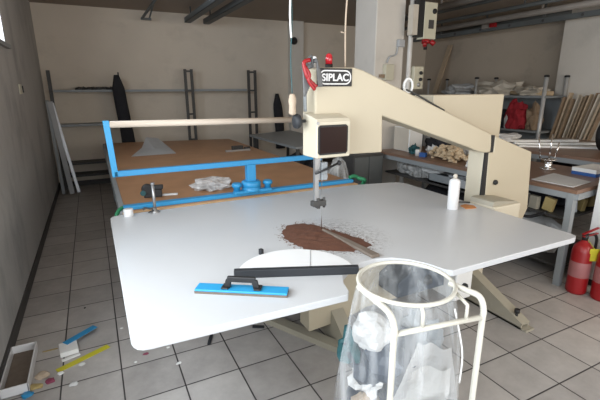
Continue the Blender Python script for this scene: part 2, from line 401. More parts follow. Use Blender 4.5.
for v in me.vertices: v.co = Vector(((v.co.x-cx)*kx, -v.co.z, (v.co.y-cy)*ky))
me.materials.clear(); me.materials.append(M['white_gloss'])
lt = bpy.data.objects.new('lettering', me); C.objects.link(lt); lt.parent = pl; lt.location = Vector((1.5575, -.3095, 1.65))-OFF[pl]
# beacon, button, hoses
b = MB().cyl((1.585, -.19, 1.70), (1.585, -.19, 1.725), .022).build('beacon_base', 'black', cm)
MB().lathe((1.585, -.19, 1.725), [(.02, 0), (.021, .03), (.018, .05), (.01, .058), (.002, .06)], 20).build('warning_beacon', 'red_glass', cm)
MB().lathe((1.49, -.19, 1.69), [(.008, 0), (.008, .045), (.013, .047), (.013, .07), (.01, .075)], 16).build('white_button', 'white_gloss', cm)
m = MB()
for k in range(6):
    d = k*.006
    m.tube([(1.47-d, -.19-.02*k, 1.70), (1.46-d, -.25-.01*k, 1.745+.003*k), (1.41-d, -.30, 1.735-.006*k), (1.385-.003*k, -.325, 1.68), (1.40-d, -.335, 1.60-.01*k)], .006, 8, sub=5)
for k in range(4):
    m.tube([(1.44, -.24-.015*k, 1.72), (1.455, -.31, 1.74-.004*k), (1.455+.006*k, -.325, 1.66), (1.462+.005*k, -.33, 1.60)], .006, 8, sub=5)
m.bm.transform(Matrix.Translation((-.012, .01, 0))); m.build('air_hoses', 'dark_hose', cm)
m = MB(); m.tube([(1.40, -.335, 1.735), (1.365, -.335, 1.72), (1.375, -.345, 1.66), (1.395, -.345, 1.63), (1.43, -.35, 1.60)], .011, 8, sub=5); m.tube([(1.37, -.34, 1.70), (1.39, -.35, 1.66), (1.385, -.35, 1.63), (1.42, -.355, 1.585)], .009, 8, sub=5)
m.bm.transform(Matrix.Translation((-.015, 0, 0))); m.build('red_cable', 'red', cm)
m = MB(); m.tube([(1.405, -.29, 1.62), (1.385, -.28, 1.56), (1.392, -.27, 1.47)], .010, 10, sub=4); m.build('grey_conduit', 'steel_paint', cm)
m = MB(); m.tube([(2.10, -.16, 1.565), (2.16, -.2, 1.58), (2.32, -.25, 1.50), (2.45, -.25, 1.445)], .006, 8, sub=6); m.build('power_cable', 'dark_steel', cm)
m = MB()
m.tube([(2.17+.035*math.cos(R(a)), -.2, 1.605+.045*math.sin(R(a))) for a in range(0, 360, 30)], .008, 8, closed=True); m.cyl((2.17, -.2, 1.53), (2.17, -.2, 1.565), .01)
m.build('lifting_ring', 'white', cm)

# ---------------------------------------------------------------- white table
wt = thing('work_table', (1.5, -.3, 0), 'large white laminate cutting table with a rounded notch in its front edge', 'table')
poly = [(.36, .44), (.36, -1.0), (.365, -1.022), (.375, -1.04), (.392, -1.052), (.415, -1.057), (1.16, -1.085), (1.18, -1.06), (1.20, -.99), (1.235, -.93), (1.30, -.88), (1.38, -.852), (1.47, -.85), (1.55, -.875), (1.61, -.93), (1.655, -1.01), (1.675, -1.085), (1.70, -1.115), (2.61, -1.115), (2.645, -1.10), (2.66, -1.065), (2.685, .34), (2.66, .40), (2.60, .43), (2.25, .50), (.42, .49), (.375, .475)]
top = MB().prism(poly, .77, .80, 'Z').bevel(.003).build('tabletop', 'laminate', wt)
m = MB(); m.prism([(1.434, -.39), (1.446, -.39), (1.478, -.60), (1.502, -.842), (1.455, -.842), (1.445, -.62)], .8002, .8175, 'Z'); m.bevel(.004)
tag(m.build('dusty_strip', 'dust'), 'grey brown dusty strip lying across the powder from the blade to the notch', 'strip')
m = MB()
for a, b in (((.55, .30), (2.5, .30)), ((.55, -.06), (1.38, -.06)), ((.55, -.06), (.55, .30)), ((2.5, .30), (2.5, -.06)), ):
    m.beam((*a, .749), (*b, .749), .04, .04)
m.build('under_frame', 'steel_paint', wt)
for x, y in ((.57, .28), (2.48, .28), (1.2, .28)):
    box(x-.02, y-.02, 0, x+.02, y+.02, .73).build('leg', 'steel_paint', wt)

# powder on the table
m = MB()
out = [(1.19, -.39), (1.24, -.27), (1.30, -.21), (1.37, -.20), (1.45, -.26), (1.49, -.38), (1.545, -.52), (1.57, -.62), (1.545, -.71), (1.47, -.74), (1.40, -.72), (1.33, -.66), (1.24, -.60), (1.20, -.50)]
cx, cy = 1.36, -.45; rings = []
NR = 12; NS = 84
def rad(t):
    best = None; d = Vector((math.cos(t), math.sin(t)))
    for i in range(len(out)):
        a = Vector(out[i])-Vector((cx, cy)); b = Vector(out[(i+1) % len(out)])-Vector((cx, cy)); e = b-a
        den = d.x*(-e.y)+d.y*e.x
        if abs(den) < 1e-9: continue
        s = (a.x*(-e.y)+a.y*e.x)/den; u = (d.x*a.y-d.y*a.x)/den
        if s > 0 and -.001 <= u <= 1.001: best = s
    return best or .2
for i in range(1, NR+1):
    ring = []
    for k in range(NS):
        t = 2*math.pi*k/NS; r = rad(t)*(1+.10*noise.noise(Vector((math.cos(t)*5, math.sin(t)*5, 3)))+.09*noise.noise(Vector((math.cos(t)*16, math.sin(t)*16, 1)))*(i/NR))*i/NR
        x = cx+r*math.cos(t); y = cy+r*math.sin(t)
        h = .010*(1-(i/NR)**2)*(1+.8*noise.noise(Vector((x*25, y*25, 0))))
        ring.append(m.bm.verts.new((x, y, .8006+max(h, 0) if i < NR else .8002)))
    rings.append(ring)
c0 = m.bm.verts.new((cx, cy, .812))
for k in range(NS):
    m.bm.faces.new((c0, rings[0][k], rings[0][(k+1) % NS]))
    for i in range(NR-1): m.bm.faces.new((rings[i][k], rings[i+1][k], rings[i+1][(k+1) % NS], rings[i][(k+1) % NS]))
rnd = random.Random(4)
for k in range(260):
    t = rnd.random()*2*math.pi; r = rad(t)*(1.0+abs(rnd.gauss(0, .10))); s = rnd.uniform(.0012, .0035)
    x = cx+r*math.cos(t); y = cy+r*math.sin(t)
    if y < -.83: continue
    m.lump((x, y, .8002), (s*2, s*2.6, .002), k, .3, 1)
tag(m.build('brown_powder', 'powder'), 'spilled heap of reddish brown powder around the cutting blade on the white table', 'powder', kind='stuff')

def dust_mat():
    m = bpy.data.materials.new('fine_dust'); m.use_nodes = True; nt = m.node_tree; N = nt.nodes; L = nt.links; b = N['Principled BSDF']
    b.inputs['Base Color'].default_value = (.16, .12, .095, 1); b.inputs['Roughness'].default_value = .95
    tc = N.new('ShaderNodeTexCoord'); n = N.new('ShaderNodeTexNoise'); n.inputs['Scale'].default_value = 40; n.inputs['Detail'].default_value = 8; n.inputs['Roughness'].default_value = .75
    mp = N.new('ShaderNodeMapping'); mp.inputs['Scale'].default_value = (3.1, 2.6, 0); ln = N.new('ShaderNodeVectorMath'); ln.operation = 'LENGTH'
    f = N.new('ShaderNodeMapRange'); f.inputs['From Min'].default_value = .2; f.inputs['From Max'].default_value = .95; f.inputs['To Min'].default_value = 1; f.inputs['To Max'].default_value = 0
    g = N.new('ShaderNodeMapRange'); g.inputs['From Min'].default_value = .45; g.inputs['From Max'].default_value = .7; g.inputs['To Max'].default_value = .42
    mu = N.new('ShaderNodeMath'); mu.operation = 'MULTIPLY'
    L.new(tc.outputs['Object'], n.inputs['Vector']); L.new(tc.outputs['Object'], mp.inputs[0]); L.new(mp.outputs[0], ln.inputs[0]); L.new(ln.outputs['Value'], f.inputs[0]); L.new(n.outputs['Fac'], g.inputs[0])
    L.new(f.outputs[0], mu.inputs[0]); L.new(g.outputs[0], mu.inputs[1]); L.new(mu.outputs[0], b.inputs['Alpha']); return m
m = MB(); m.prism([(1.47+.33*math.cos(R(a)), -.49+.35*math.sin(R(a))) for a in range(0, 360, 10)], .80005, .80015, 'Z')
tag(m.build('fine_dust', dust_mat()), 'thin smear of fine grey brown dust around the powder heap', 'dust', kind='stuff')
# sanding block
ang = math.atan2(-.20, .31)
def loc2(c, ang):
    ca, sa = math.cos(ang), math.sin(ang)
    return lambda x, y, z: (c[0]+x*ca-y*sa, c[1]+x*sa+y*ca, c[2]+z)
sb = thing('sanding_block', (.79, -.875, .80), 'long blue sanding block with a black handle lying on the white table', 'sanding block')
T = loc2((.79, -.875, .80), ang)
m = MB(); m.obox(T(0, 0, .005), (.375, .058, .010), rz=ang); m.build('sanding_pad', 'dust', sb)
b = MB(); b.obox(T(0, 0, .0145), (.375, .060, .009), rz=ang); b.bevel(.003).build('block_body', 'blue_light', sb)
h = MB()
for p, q in (((-.060, .02), (-.052, .054)), ((-.058, .057), (.058, .057)), ((.060, .02), (.052, .054))): h.beam(T(p[0], 0, p[1]), T(q[0], 0, q[1]), .024, .016, up=(math.sin(ang)*-1, math.cos(ang), 0))
h.obox(T(-.066, 0, .023), (.03, .045, .008), rz=ang); h.obox(T(.066, 0, .023), (.03, .045, .008), rz=ang); h.bevel(.004)
h.build('handle', 'black', sb)
# half disc and fence
a2 = math.atan2(-.21, .50); cc = (1.06, -.825, .80); T = loc2(cc, a2)
hd2 = thing('half_round_board', cc, 'white half-round board lying flat behind a black straight bar on the table', 'board')
P = [T(.262*math.cos(R(a)), .262*math.sin(R(a)), 0)[:2] for a in range(0, 181, 6)]
MB().prism(P, .8003, .811, 'Z').build('board', 'disc', hd2)
x = T(.06, .0, 0); y = T(.085, .25, 0)
MB().beam((x[0], x[1], .8116), (y[0], y[1], .8116), .004, .001).build('seam', 'aluminium', hd2)
fb = MB(); fb.obox(T(0, -.014, .019), (.545, .026, .037), rz=a2); fb.bevel(.003)
tag(fb.build('straight_bar', 'rubber'), 'black straight bar along the flat side of the white half-round board', 'bar')
m = MB(); m.obox((1.0, -.55, .8155), (.018, .022, .030), rz=.3); m.bevel(.003)
tag(m.build('rubber_stub', 'rubber'), 'tiny black rubber piece beside the round edge of the white board', 'rubber piece')
# spray can
sc = thing('spray_can', (2.44, -.407, .80), 'white spray can standing on the white table near the machine column', 'spray can')
MB().lathe((2.44, -.407, .80), [(.033, 0), (.036, .004), (.036, .188), (.034, .197), (.024, .207), (.018, .212)], 28).build('can_body', 'white_gloss', sc)
MB().lathe((2.44, -.407, 1.012), [(.012, 0), (.013, .022), (.008, .03)], 18).build('nozzle', 'wood_white', sc)
m = MB(); m.prism([(2.52, -.45), (2.545, -.38), (2.60, -.37), (2.63, -.42), (2.60, -.47), (2.56, -.465)], .8003, .804, 'Z')
tag(m.build('orange_offcut', 'orange'), 'flat orange brown offcut lying right of the spray can', 'offcut')
m = MB(); m.tube([(2.49, -.36, .806), (2.53, -.32, .806), (2.58, -.33, .812), (2.66, -.36, .806)], .005, 8, sub=5)
tag(m.build('cable_end', 'black'), 'short black cable on the table behind the orange offcut', 'cable')
# back-left corner items
tr = thing('tape_roll', (.47, .44, .80), 'small white tape roll on the back left corner of the white table', 'tape roll')
MB().lathe((.47, .44, .80), [(.012, 0), (.029, 0), (.03, .002), (.03, .046), (.029, .048), (.012, .048)], 28).build('roll', 'white_gloss', tr)
cl = thing('table_clamp', (.635, .45, .80), 'steel screw clamp standing upright at the back edge of the white table', 'clamp')
m = MB(); m.lathe((.635, .45, .80), [(.03, 0), (.03, .006), (.014, .012), (.011, .03)], 20); m.build('base', 'steel', cl)
m = MB(); m.cyl((.635, .45, .82), (.635, .45, .99), .010); m.cyl((.635, .45, .99), (.635, .45, 1.0), .013); m.build('rod', 'steel', cl)
m = MB(); m.beam((.635, .45, .818), (.575, .46, .835), .014, .008); m.beam((.575, .46, .835), (.56, .46, .825), .02, .012); m.beam((.635, .45, .818), (.59, .42, .812), .01, .006); m.build('lever', 'dark_steel', cl)

# ---------------------------------------------------------------- brown table
bt = thing('cutting_bench', (1.35, 2.5, 0), 'long low bench with brown hardboard top behind the white table', 'bench')
MB().prism([(.46, .56), (2.31, .56), (2.31, 4.25), (.46, 4.60)], .765, .80, 'Z').build('benchtop', 'hardboard', bt)
box(.44, .535, .752, 2.32, .559, .796).build('edge_strip', 'wood_edge', bt)
box(.425, .56, .69, .459, 4.55, .80).build('side_rail', 'steel_paint', bt)
for x in (.5, 2.2):
    for y in (.72, 2.4, 4.1): box(x-.025, y-.025, 0, x+.025, y+.025, .764).build('leg', 'steel_paint', bt)
box(.45, .66, .10, 2.27, .70, .14).build('stretcher', 'steel_paint', bt)

bf = thing('roller_frame', (1.36, .60, .80), 'bright blue steel swing frame with a beige roller, clamped on the brown bench', 'frame')
box(.45, .575, .80, 2.30, .635, .828).bevel(.004).build('base_rail', 'blue', bf)
box(.42, .585, 1.033, 1.955, .62, 1.071).bevel(.003).build('lower_bar', 'blue', bf)
MB().prism([(.408, 1.033), (.445, 1.033), (.428, 1.40), (.39, 1.40)], .585, .62, 'Y').bevel(.003).build('upright', 'blue_light', bf)
box(1.955, .585, 1.02, 1.99, .62, 1.40).bevel(.003).build('upright', 'blue', bf)
MB().cyl((.429, .60, 1.375), (1.955, .60, 1.355), .0215, n=28).build('roller', 'roller', bf)
box(1.335, .575, .86, 1.405, .635, 1.04).bevel(.006).build('post', 'blue', bf)
MB().lathe((1.37, .60, .828), [(.07, 0), (.075, .01), (.075, .03), (.065, .035), (.075, .04), (.075, .075), (.06, .085)], 28).build('swivel', 'blue', bf)
m = MB(); m.obox((1.37, .565, .838), (.30, .05, .02)); m.bevel(.003); m.build('swivel_plate', 'blue', bf)
for x in (1.25, 1.50):
    MB().lathe((x, .585, .828), [(.026, 0), (.026, .045), (.038, .05), (.038, .07), (.03, .078)], 16).build('hand_knob', 'blue', bf)
# small things on the brown bench
td = thing('tape_dispenser', (.68, .88, .80), 'black tape dispenser with a teal hub on the brown bench', 'tape dispenser')
m = MB(); m.obox((.68, .88, .83), (.13, .06, .06), rz=-.2); m.lathe((.64, .88, .865), [(.038, -.025), (.042, 0), (.038, .025)], 20, 'Y'); m.obox((.72, .87, .875), (.07, .05, .03), rz=-.2); m.bevel(.006); m.build('body', 'black', td)
MB().lathe((.605, .845, .845), [(.02, 0), (.02, .01)], 16, 'Y').build('hub', 'teal', td)
m = MB(); m.obox((.80, .875, .806), (.12, .03, .012), rz=-.25); m.bevel(.003)
tag(m.build('tape_strip', 'paper'), 'small pale strip lying right of the black tape dispenser', 'strip')
m = MB(); m.lump((.44, .505, .7965), (.06, .05, .04), 3, .2, 2)
def crumple(name, c, d, seed, mt, amp=.45, sub=3, rz=0, fr=2.4):
    m = MB(); m.lump(c, d, seed, amp, sub, fr, rz); return m.build(name, mt)
m.bm.free()
m = MB(); m.tube([(.50, .62, .806), (.44, .62, .81), (.405, .56, .79), (.40, .53, .76), (.41, .535, .70)], .013, 8, sub=4)
tag(m.build('green_strap', 'green'), 'green strap hanging over the left corner of the brown bench', 'strap')
tag(crumple('plastic_bag', (1.15, .98, .80), (.34, .3, .08), 5, 'clear_bag', .35), 'crumpled clear white plastic bag on the brown bench near the blue swivel', 'plastic bag')
m = MB()
bmv = [(.70, 3.02, .802), (1.24, 3.02, .802), (1.20, 3.30, .85), (1.10, 3.55, .95), (.95, 3.55, .97), (1.0, 3.18, .86), (.86, 3.32, .86)]
vv = [m.bm.verts.new(p) for p in bmv]
for f in ((0, 1, 5), (1, 2, 5), (2, 3, 5), (3, 4, 5), (4, 6, 5), (6, 0, 5)): m.bm.faces.new([vv[i] for i in f])
g = bmesh.ops.solidify(m.bm, geom=m.bm.faces[:], thickness=.008)
tag(m.build('folded_cloth', 'paper'), 'white cloth draped in a small peak on the far half of the brown bench', 'cloth')
cu = thing('hand_tool', (2.05, 2.85, .80), 'small dark hand tool with a steel bar on the far right of the brown bench', 'tool')
m = MB(); m.obox((2.0, 2.84, .812), (.34, .04, .022), rz=.05); m.bevel(.003); m.build('bar', 'steel', cu)
m = MB(); m.obox((2.02, 2.92, .83), (.14, .07, .06), rz=.2); m.cyl((2.12, 2.92, .82), (2.2, 2.95, .82), .02); m.build('grip', 'dark_steel', cu)

# ---------------------------------------------------------------- back wall shelving
def rack(name, x0, x1, label, skip=False):
    t = thing(name, ((x0+x1)/2, 5.2, 0), label, 'rack upright')
    for x in (x0, x1): box(x-.022, 5.18, 0, x+.022, 5.22, 1.93).build('post', 'dark_steel', t)
    for z in (.25, .7, 1.15, 1.55, 1.88): box(x0+.022, 5.185, z, x1-.022, 5.215, z+.03).build('rung', 'dark_steel', t)
    return t
rack('shelf_ladder', 1.87, 1.98, 'dark steel ladder upright in the middle of the back wall shelving')
rack('shelf_ladder', 3.03, 3.16, 'dark steel ladder upright at the right end of the back wall shelving')
t = thing('shelf_ladder', (-.19, 5.2, 0), 'dark slotted steel upright in the back left corner behind the leaning boards', 'rack upright')
box(-.21, 5.18, 0, -.16, 5.22, 1.88).build('post', 'dark_steel', t)
for z, x1, lb in ((1.575, 3.0, 'topmost grey wooden shelf along the back wall between the ladder uprights'), (1.04, 1.0, 'middle shelf board on the back wall above the low shelf'), (.42, 1.0, 'low dark shelf near the floor on the back wall')):
    o = box(-.155, 5.225, z-.018, x1, 5.487, z+.018).build('wall_shelf', 'steel_paint' if z > 1 else 'dark_steel'); tag(o, lb, 'shelf')
o = box(-.155, 5.225, .20, 1.0, 5.487, .24).build('wall_shelf', 'dark_steel'); tag(o, 'bottom shelf board on the back wall just above the floor', 'shelf')
m = MB(); rnd = random.Random(2)
for k in range(9): m.lump((.2+.07*k, 5.33, 1.5935), (.11, .14, .045), k, .4, 2)
tag(m.build('scrap_heap', 'dark_steel'), 'row of dark scraps lying on the topmost back wall shelf', 'scraps', kind='stuff')
# leaning boards in corner
for (x, y, zt, wd, th, mt, lb) in ((-.21, 4.90, 1.44, .045, .02, 'steel_paint', 'narrow grey strip leaning in the back left corner, nearest the left wall'),
                                   (-.09, 4.86, 1.42, .07, .03, 'grey_plastic', 'wide pale board leaning in the back left corner, middle of three'),
                                   (.0, 4.93, 1.40, .045, .02, 'aluminium', 'narrow grey strip leaning in the back left corner, right of the wide pale board')):
    m = MB(); m.beam((x, y, .01), (x*.3-.19, 5.13, zt), wd, th, up=(0, -1, 0)); m.bevel(.002)
    tag(m.build('leaning_board', mt), lb, 'board')
# hanging coats
def coat(x, y, z0, z1, w, lb, seed):
    m = MB(); n = 22; k = 12; prev = None
    for i in range(k):
        t = i/(k-1); z = z1-(z1-z0)*t; ww = w*(.35+.55*min(1, t*5)+.10*t)/2; ring = []
        for j in range(n):
            a = 2*math.pi*j/n; f = 1+.22*noise.noise(Vector((math.cos(a)*2.5+seed, math.sin(a)*2.5, t*2)))
            ring.append(m.bm.verts.new((x+ww*math.cos(a)*f+.35*t*w, y+min(.05, ww*.6)*math.sin(a)*f, z)))
        if prev:
            for j in range(n):
                q = m.bm.faces.new((prev[j], prev[(j+1) % n], ring[(j+1) % n], ring[j])); q.smooth = True
        else: m.bm.faces.new(ring)
        prev = ring
    m.bm.faces.new(prev[::-1]); bmesh.ops.recalc_face_normals(m.bm, faces=m.bm.faces)
    return tag(m.build('hanging_coat', 'cloth_dark'), lb, 'coat')
coat(.76, 5.10, .70, 1.82, .20, 'black coat hanging from the topmost shelf left of the middle ladder', 1)
coat(3.70, 5.43, .40, 1.50, .20, 'black garment hanging on the back wall behind the roller end', 4)
tag(MB().tube([(.79, 5.22, 1.60), (.79, 5.16, 1.64), (.79, 5.11, 1.80), (.79, 5.10, 1.86)], .012).build('coat_hook', 'dark_steel'), 'dark hook holding the black coat on the topmost shelf', 'hook')
m = MB(); m.lathe((4.06, 5.38, 2.5), [(.07, 0), (.07, .03), (.04, .05), (.04, .07)], 20, 'Y')
tag(m.build('wall_fitting', 'black'), 'round black fitting on the pale pilaster of the back wall', 'fitting')
# light switch on left wall
ls = thing('wall_switch', (XL, 2.95, 1.56), 'small cream wall switch with a dark edge on the left wall', 'switch')
box(XL, 2.83, 1.55, XL+.012, 2.98, 1.65).bevel(.003).build('plate', 'socket', ls); box(XL, 2.985, 1.565, XL+.02, 3.02, 1.635).build('rocker', 'black', ls)

# grey side table by back wall
gt = thing('side_table', (3.2, 3.5, 0), 'grey topped table with dark legs near the back wall behind the roller', 'table')
MB().prism([(2.68, 2.5), (3.45, 2.5), (3.6, 4.6), (2.66, 4.25)], .82, .85, 'Z').build('tabletop', 'bench_grey', gt)
for x, y in ((2.74, 2.56), (3.38, 2.56), (2.74, 4.2), (3.45, 4.4)): box(x-.02, y-.02, 0, x+.02, y+.02, .82).build('leg', 'dark_steel', gt)
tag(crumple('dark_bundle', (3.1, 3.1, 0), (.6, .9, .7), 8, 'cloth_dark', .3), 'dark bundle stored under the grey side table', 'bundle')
# dark drum / sack right of head
t = thing('steel_locker', (3.28, 1.85, 0), 'dark grey low steel locker between the machine and the square column', 'locker')
box(3.06, 1.7, 0, 3.50, 1.98, .82).bevel(.005).build('locker_body', 'dark_steel', t)
for k in range(2): box(3.075+.21*k, 1.69, .05, 3.275+.21*k, 1.699, .79).build('door', 'overhead', t)
tag(crumple('wrapped_bundle', (2.62, 1.35, 0), (.34, .34, .82), 12, 'plastic_sheet', .25), 'tall bundle in cloudy plastic seen under the blade housing', 'bundle')
m = MB(); m.tube([(2.36, .60, .83), (2.40, .56, .82), (2.43, .60, .79), (2.42, .62, .74), (2.40, .60, .66)], .018, 8, sub=4)
m.tube([(2.28, .61, .84), (2.33, .61, .85), (2.37, .60, .83)], .016, sub=3)
tag(m.build('green_clamp', 'green'), 'green clamp gripping the right end of the brown bench', 'clamp')

# ---------------------------------------------------------------- workbench A (right)
wb = thing('workbench', (4.1, .7, 0), 'steel framed workbench with brown top running away behind the machine', 'workbench')
MB().prism([(3.62, -.54), (4.62, -.44), (4.45, 1.95), (3.56, 1.95)], .79, .82, 'Z').build('benchtop', 'bench_brown', wb)
m = MB(); m.beam((3.64, -.53, .765), (3.58, 1.93, .765), .03, .05); m.beam((3.64, -.53, .765), (4.60, -.43, .765), .03, .05); m.beam((4.60, -.43, .765), (4.43, 1.93, .765), .03, .05)
m.build('frame', 'steel_paint', wb)
for x, y in ((3.64, -.50), (4.58, -.40), (3.60, 1.90), (4.40, 1.90)): box(x-.025, y-.025, 0, x+.025, y+.025, .79).build('leg', 'steel_paint', wb)
MB().prism([(3.70, -.45), (4.5, -.38), (4.38, 1.85), (3.66, 1.85)], .54, .56, 'Z').build('lower_shelf', 'dark_steel', wb)
MB().prism([(3.70, -.45), (4.5, -.38), (4.38, 1.85), (3.66, 1.85)], .12, .14, 'Z').build('lower_shelf', 'dark_steel', wb)
# things on it
o = box(3.83, 1.62, .82, 4.04, 1.92, 1.12).bevel(.006); t = thing('white_box', (3.9, 1.77, .82), 'white box standing on the far end of the brown workbench', 'box'); o.build('box_body', 'white', t)
box(3.818, 1.64, .83, 3.83, 1.90, 1.11).build('door', 'wood_white', t)
m = MB(); rnd = random.Random(9)
for k in range(230):
    u, v = rnd.gauss(0, .36), rnd.gauss(0, .36)
    if u*u+v*v > 1: continue
    sz = rnd.uniform(.03, .06); m.lump((3.88+.19*u, 1.0+.34*v, .82+.13*(1-u*u-v*v)*rnd.random()), (sz, sz*1.3, sz*.8), k, .5, 1)
tag(m.build('foam_offcuts', 'foam'), 'pile of beige foam offcuts on the brown workbench', 'offcuts', kind='stuff')
tag(crumple('teal_rag', (3.80, 1.50, .82), (.12, .12, .10), 23, 'teal', .5), 'teal rag beside the white box on the workbench', 'rag')
tag(crumple('crumpled_paper', (3.95, 1.33, .82), (.14, .14, .10), 24, 'paper', .45), 'crumpled white paper between the teal rag and the foam offcuts', 'paper')
tag(crumple('crumpled_paper', (3.72, .56, .82), (.09, .09, .09), 25, 'paper', .45), 'small crumpled white paper at the near end of the foam offcuts', 'paper')
tag(crumple('crumpled_paper', (4.12, .95, .82), (.26, .4, .20), 26, 'paper', .35), 'white crumpled sheet behind the beige foam offcuts', 'paper')
tag(crumple('dark_parts', (4.25, 1.45, .82), (.26, .6, .2), 27, 'cloth_dark', .4), 'heap of dark small parts behind the teal rag', 'parts', kind='stuff')
m = MB(); m.lathe((3.74, 1.36, .82), [(.03, 0), (.032, .06), (.028, .07)], 16); tag(m.build('white_cup', 'white'), 'small white cup right of the teal rag on the workbench', 'cup')
for x, y, d, mt, nm, lb, cat in ((4.30, 1.05, (.10, .08, .24), 'black', 'small_crate', 'black upright crate behind the crumpled white sheet on the workbench', 'crate'),
        (4.05, .55, (.09, .09, .12), 'white', 'small_carton', 'small white carton behind the near end of the foam offcuts', 'carton'),
        (4.25, .70, (.14, .10, .18), 'dark_steel', 'small_crate', 'dark metal crate behind the small white carton', 'crate'),
        (3.72, 1.25, (.05, .08, .05), 'blue_box', 'small_carton', 'tiny blue carton right of the white cup on the workbench', 'carton'),
        (4.30, 1.72, (.16, .12, .16), 'grey_plastic', 'small_crate', 'pale grey crate right of the tall white box', 'crate')):
    m = MB(); m.obox((x, y, .82+d[2]/2), d, rz=.3); m.bevel(.004); tag(m.build(nm, mt), lb, cat)
m = MB()
for k in range(5): m.tube([(3.70+.02*k, .45, .83+.006*k), (3.80, .40-.03*k, .84), (3.95, .48, .83+.006*k), (3.85, .58+.01*k, .84)], .006, 6, closed=True, sub=5)
tag(m.build('cable_coil', 'black'), 'black cable coil on the workbench near the machine column', 'cable')
# below bench: plastic, trays
tag(crumple('plastic_wrap', (3.84, 1.45, .56), (.24, .7, .21), 31, 'plastic_sheet', .35), 'cloudy plastic wrap on the upper lower shelf of the workbench, far end', 'plastic wrap')
for k, (y, z, mt, lb) in enumerate(((.95, .56, 'steel_paint', 'grey tray on the shelf under the foam offcuts, far one'), (.55, .56, 'grey_plastic', 'pale grey tray on the shelf under the workbench behind the spray can'))):
    t = MB(); t.box(3.70, y-.17, z, 4.1, y+.17, z+.02); t.box(3.70, y-.17, z, 3.715, y+.17, z+.10); t.box(4.085, y-.17, z, 4.1, y+.17, z+.10); t.box(3.70, y-.17, z, 4.1, y-.155, z+.10); t.box(3.70, y+.155, z, 4.1, y+.17, z+.10)
    tag(t.build('storage_tray', mt), lb, 'tray')
for k, (y, mt, lb) in enumerate(((1.15, 'paper', 'white folded sheet lying over the grey tray under the workbench'), (.72, 'grey_plastic', 'grey folded sheet lying between the two trays under the workbench'))):
    sheet_ = MB(); sheet_.lump((3.80, y, .661), (.22, .34, .05), 90+k, .3, 3); tag(sheet_.build('folded_sheet', mt), lb, 'sheet')
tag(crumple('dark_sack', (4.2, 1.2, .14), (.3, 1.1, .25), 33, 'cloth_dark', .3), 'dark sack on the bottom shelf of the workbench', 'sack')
# boxes/tags under the near end
rnd = random.Random(11)
cols = [('grey_plastic', 'grey'), ('yellow_box', 'yellow'), ('paper', 'white'), ('cream_grey', 'beige')]
pl_ = [(3.76, .22, 'grey_plastic', 'grey card packet leaning under the near bench end, furthest from the leg'), (3.75, .10, 'yellow_box', 'yellow card packet leaning left of the bench corner leg, second from the far side'),
       (3.76, -.02, 'paper', 'white card packet leaning in the middle of the packets under the bench'), (3.74, -.14, 'cream_grey', 'beige card packet leaning third from the bench corner leg'),
       (3.76, -.26, 'yellow_box', 'yellow card packet leaning nearest the corner leg, left side of it'), (3.90, -.36, 'grey_plastic', 'grey card packet just behind the bench corner leg'),
       (4.02, -.37, 'yellow_box', 'large yellow card packet right of the bench corner leg'), (4.20, -.35, 'yellow_box', 'yellow card packet furthest right under the bench end')]
for x, y, mt, lb in pl_:
    m = MB(); a = rnd.uniform(-.5, .5); m.obox((x, y, .625), (.04, .085, .115), rz=a*.6, rx=rnd.uniform(-.3, .3)); m.bevel(.003)
    o = m.build('card_packet', mt); o.location.z = .5605
    tag(o, lb, 'packet')
m = MB(); m.tube([(3.67, .36, .60), (3.64, .2, .66), (3.63, .05, .56), (3.64, -.15, .50), (3.67, -.3, .575)], .014, 8, sub=5)
tag(m.build('black_hose', 'black'), 'black hose running over the shelf edge below the card packets', 'hose')
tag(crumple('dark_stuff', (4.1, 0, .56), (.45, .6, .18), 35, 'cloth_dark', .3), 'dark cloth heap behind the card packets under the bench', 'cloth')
tag(crumple('plastic_wrap', (3.95, .1, .14), (.4, .7, .3), 36, 'cloth_white', .3), 'pale crumpled wrapping on the bottom shelf near the corner leg', 'wrapping')
m = MB(); m.prism([(3.68, -.12), (4.10, -.05), (4.02, -.42), (3.70, -.46)], .8205, .826, 'Z')
tag(m.build('paper_sheets', 'paper'), 'stack of white paper sheets on the near corner of the brown workbench', 'paper')
t = thing('parts_box', (4.45, -.22, .82), 'low white and blue box on the workbench at the right edge', 'box')
box(4.25, -.33, .82, 4.58, -.12, .85).build('box_base', 'blue_box', t); box(4.25, -.33, .85, 4.58, -.12, .885).build('box_lid', 'white', t)
cs = thing('chrome_stand', (4.27, .12, .82), 'chrome stand with thin upright rods and a round flange on the workbench', 'stand')
MB().lathe((4.27, .12, .82), [(.07, 0), (.07, .008), (.035, .014), (.035, .03), (.03, .09)], 24).build('base', 'chrome', cs)
MB().lathe((4.27, .12, .91), [(.03, 0), (.075, .003), (.075, .008), (.02, .02)], 24).build('flange', 'chrome', cs)
for dx, dy, h in ((0, 0, .16), (-.05, .06, .14), (.04, -.03, .11)): MB().cyl((4.27+dx, .12+dy, .92), (4.27+dx*1.4, .12+dy*1.4, .92+h*1.5), .006).build('rod', 'chrome', cs)
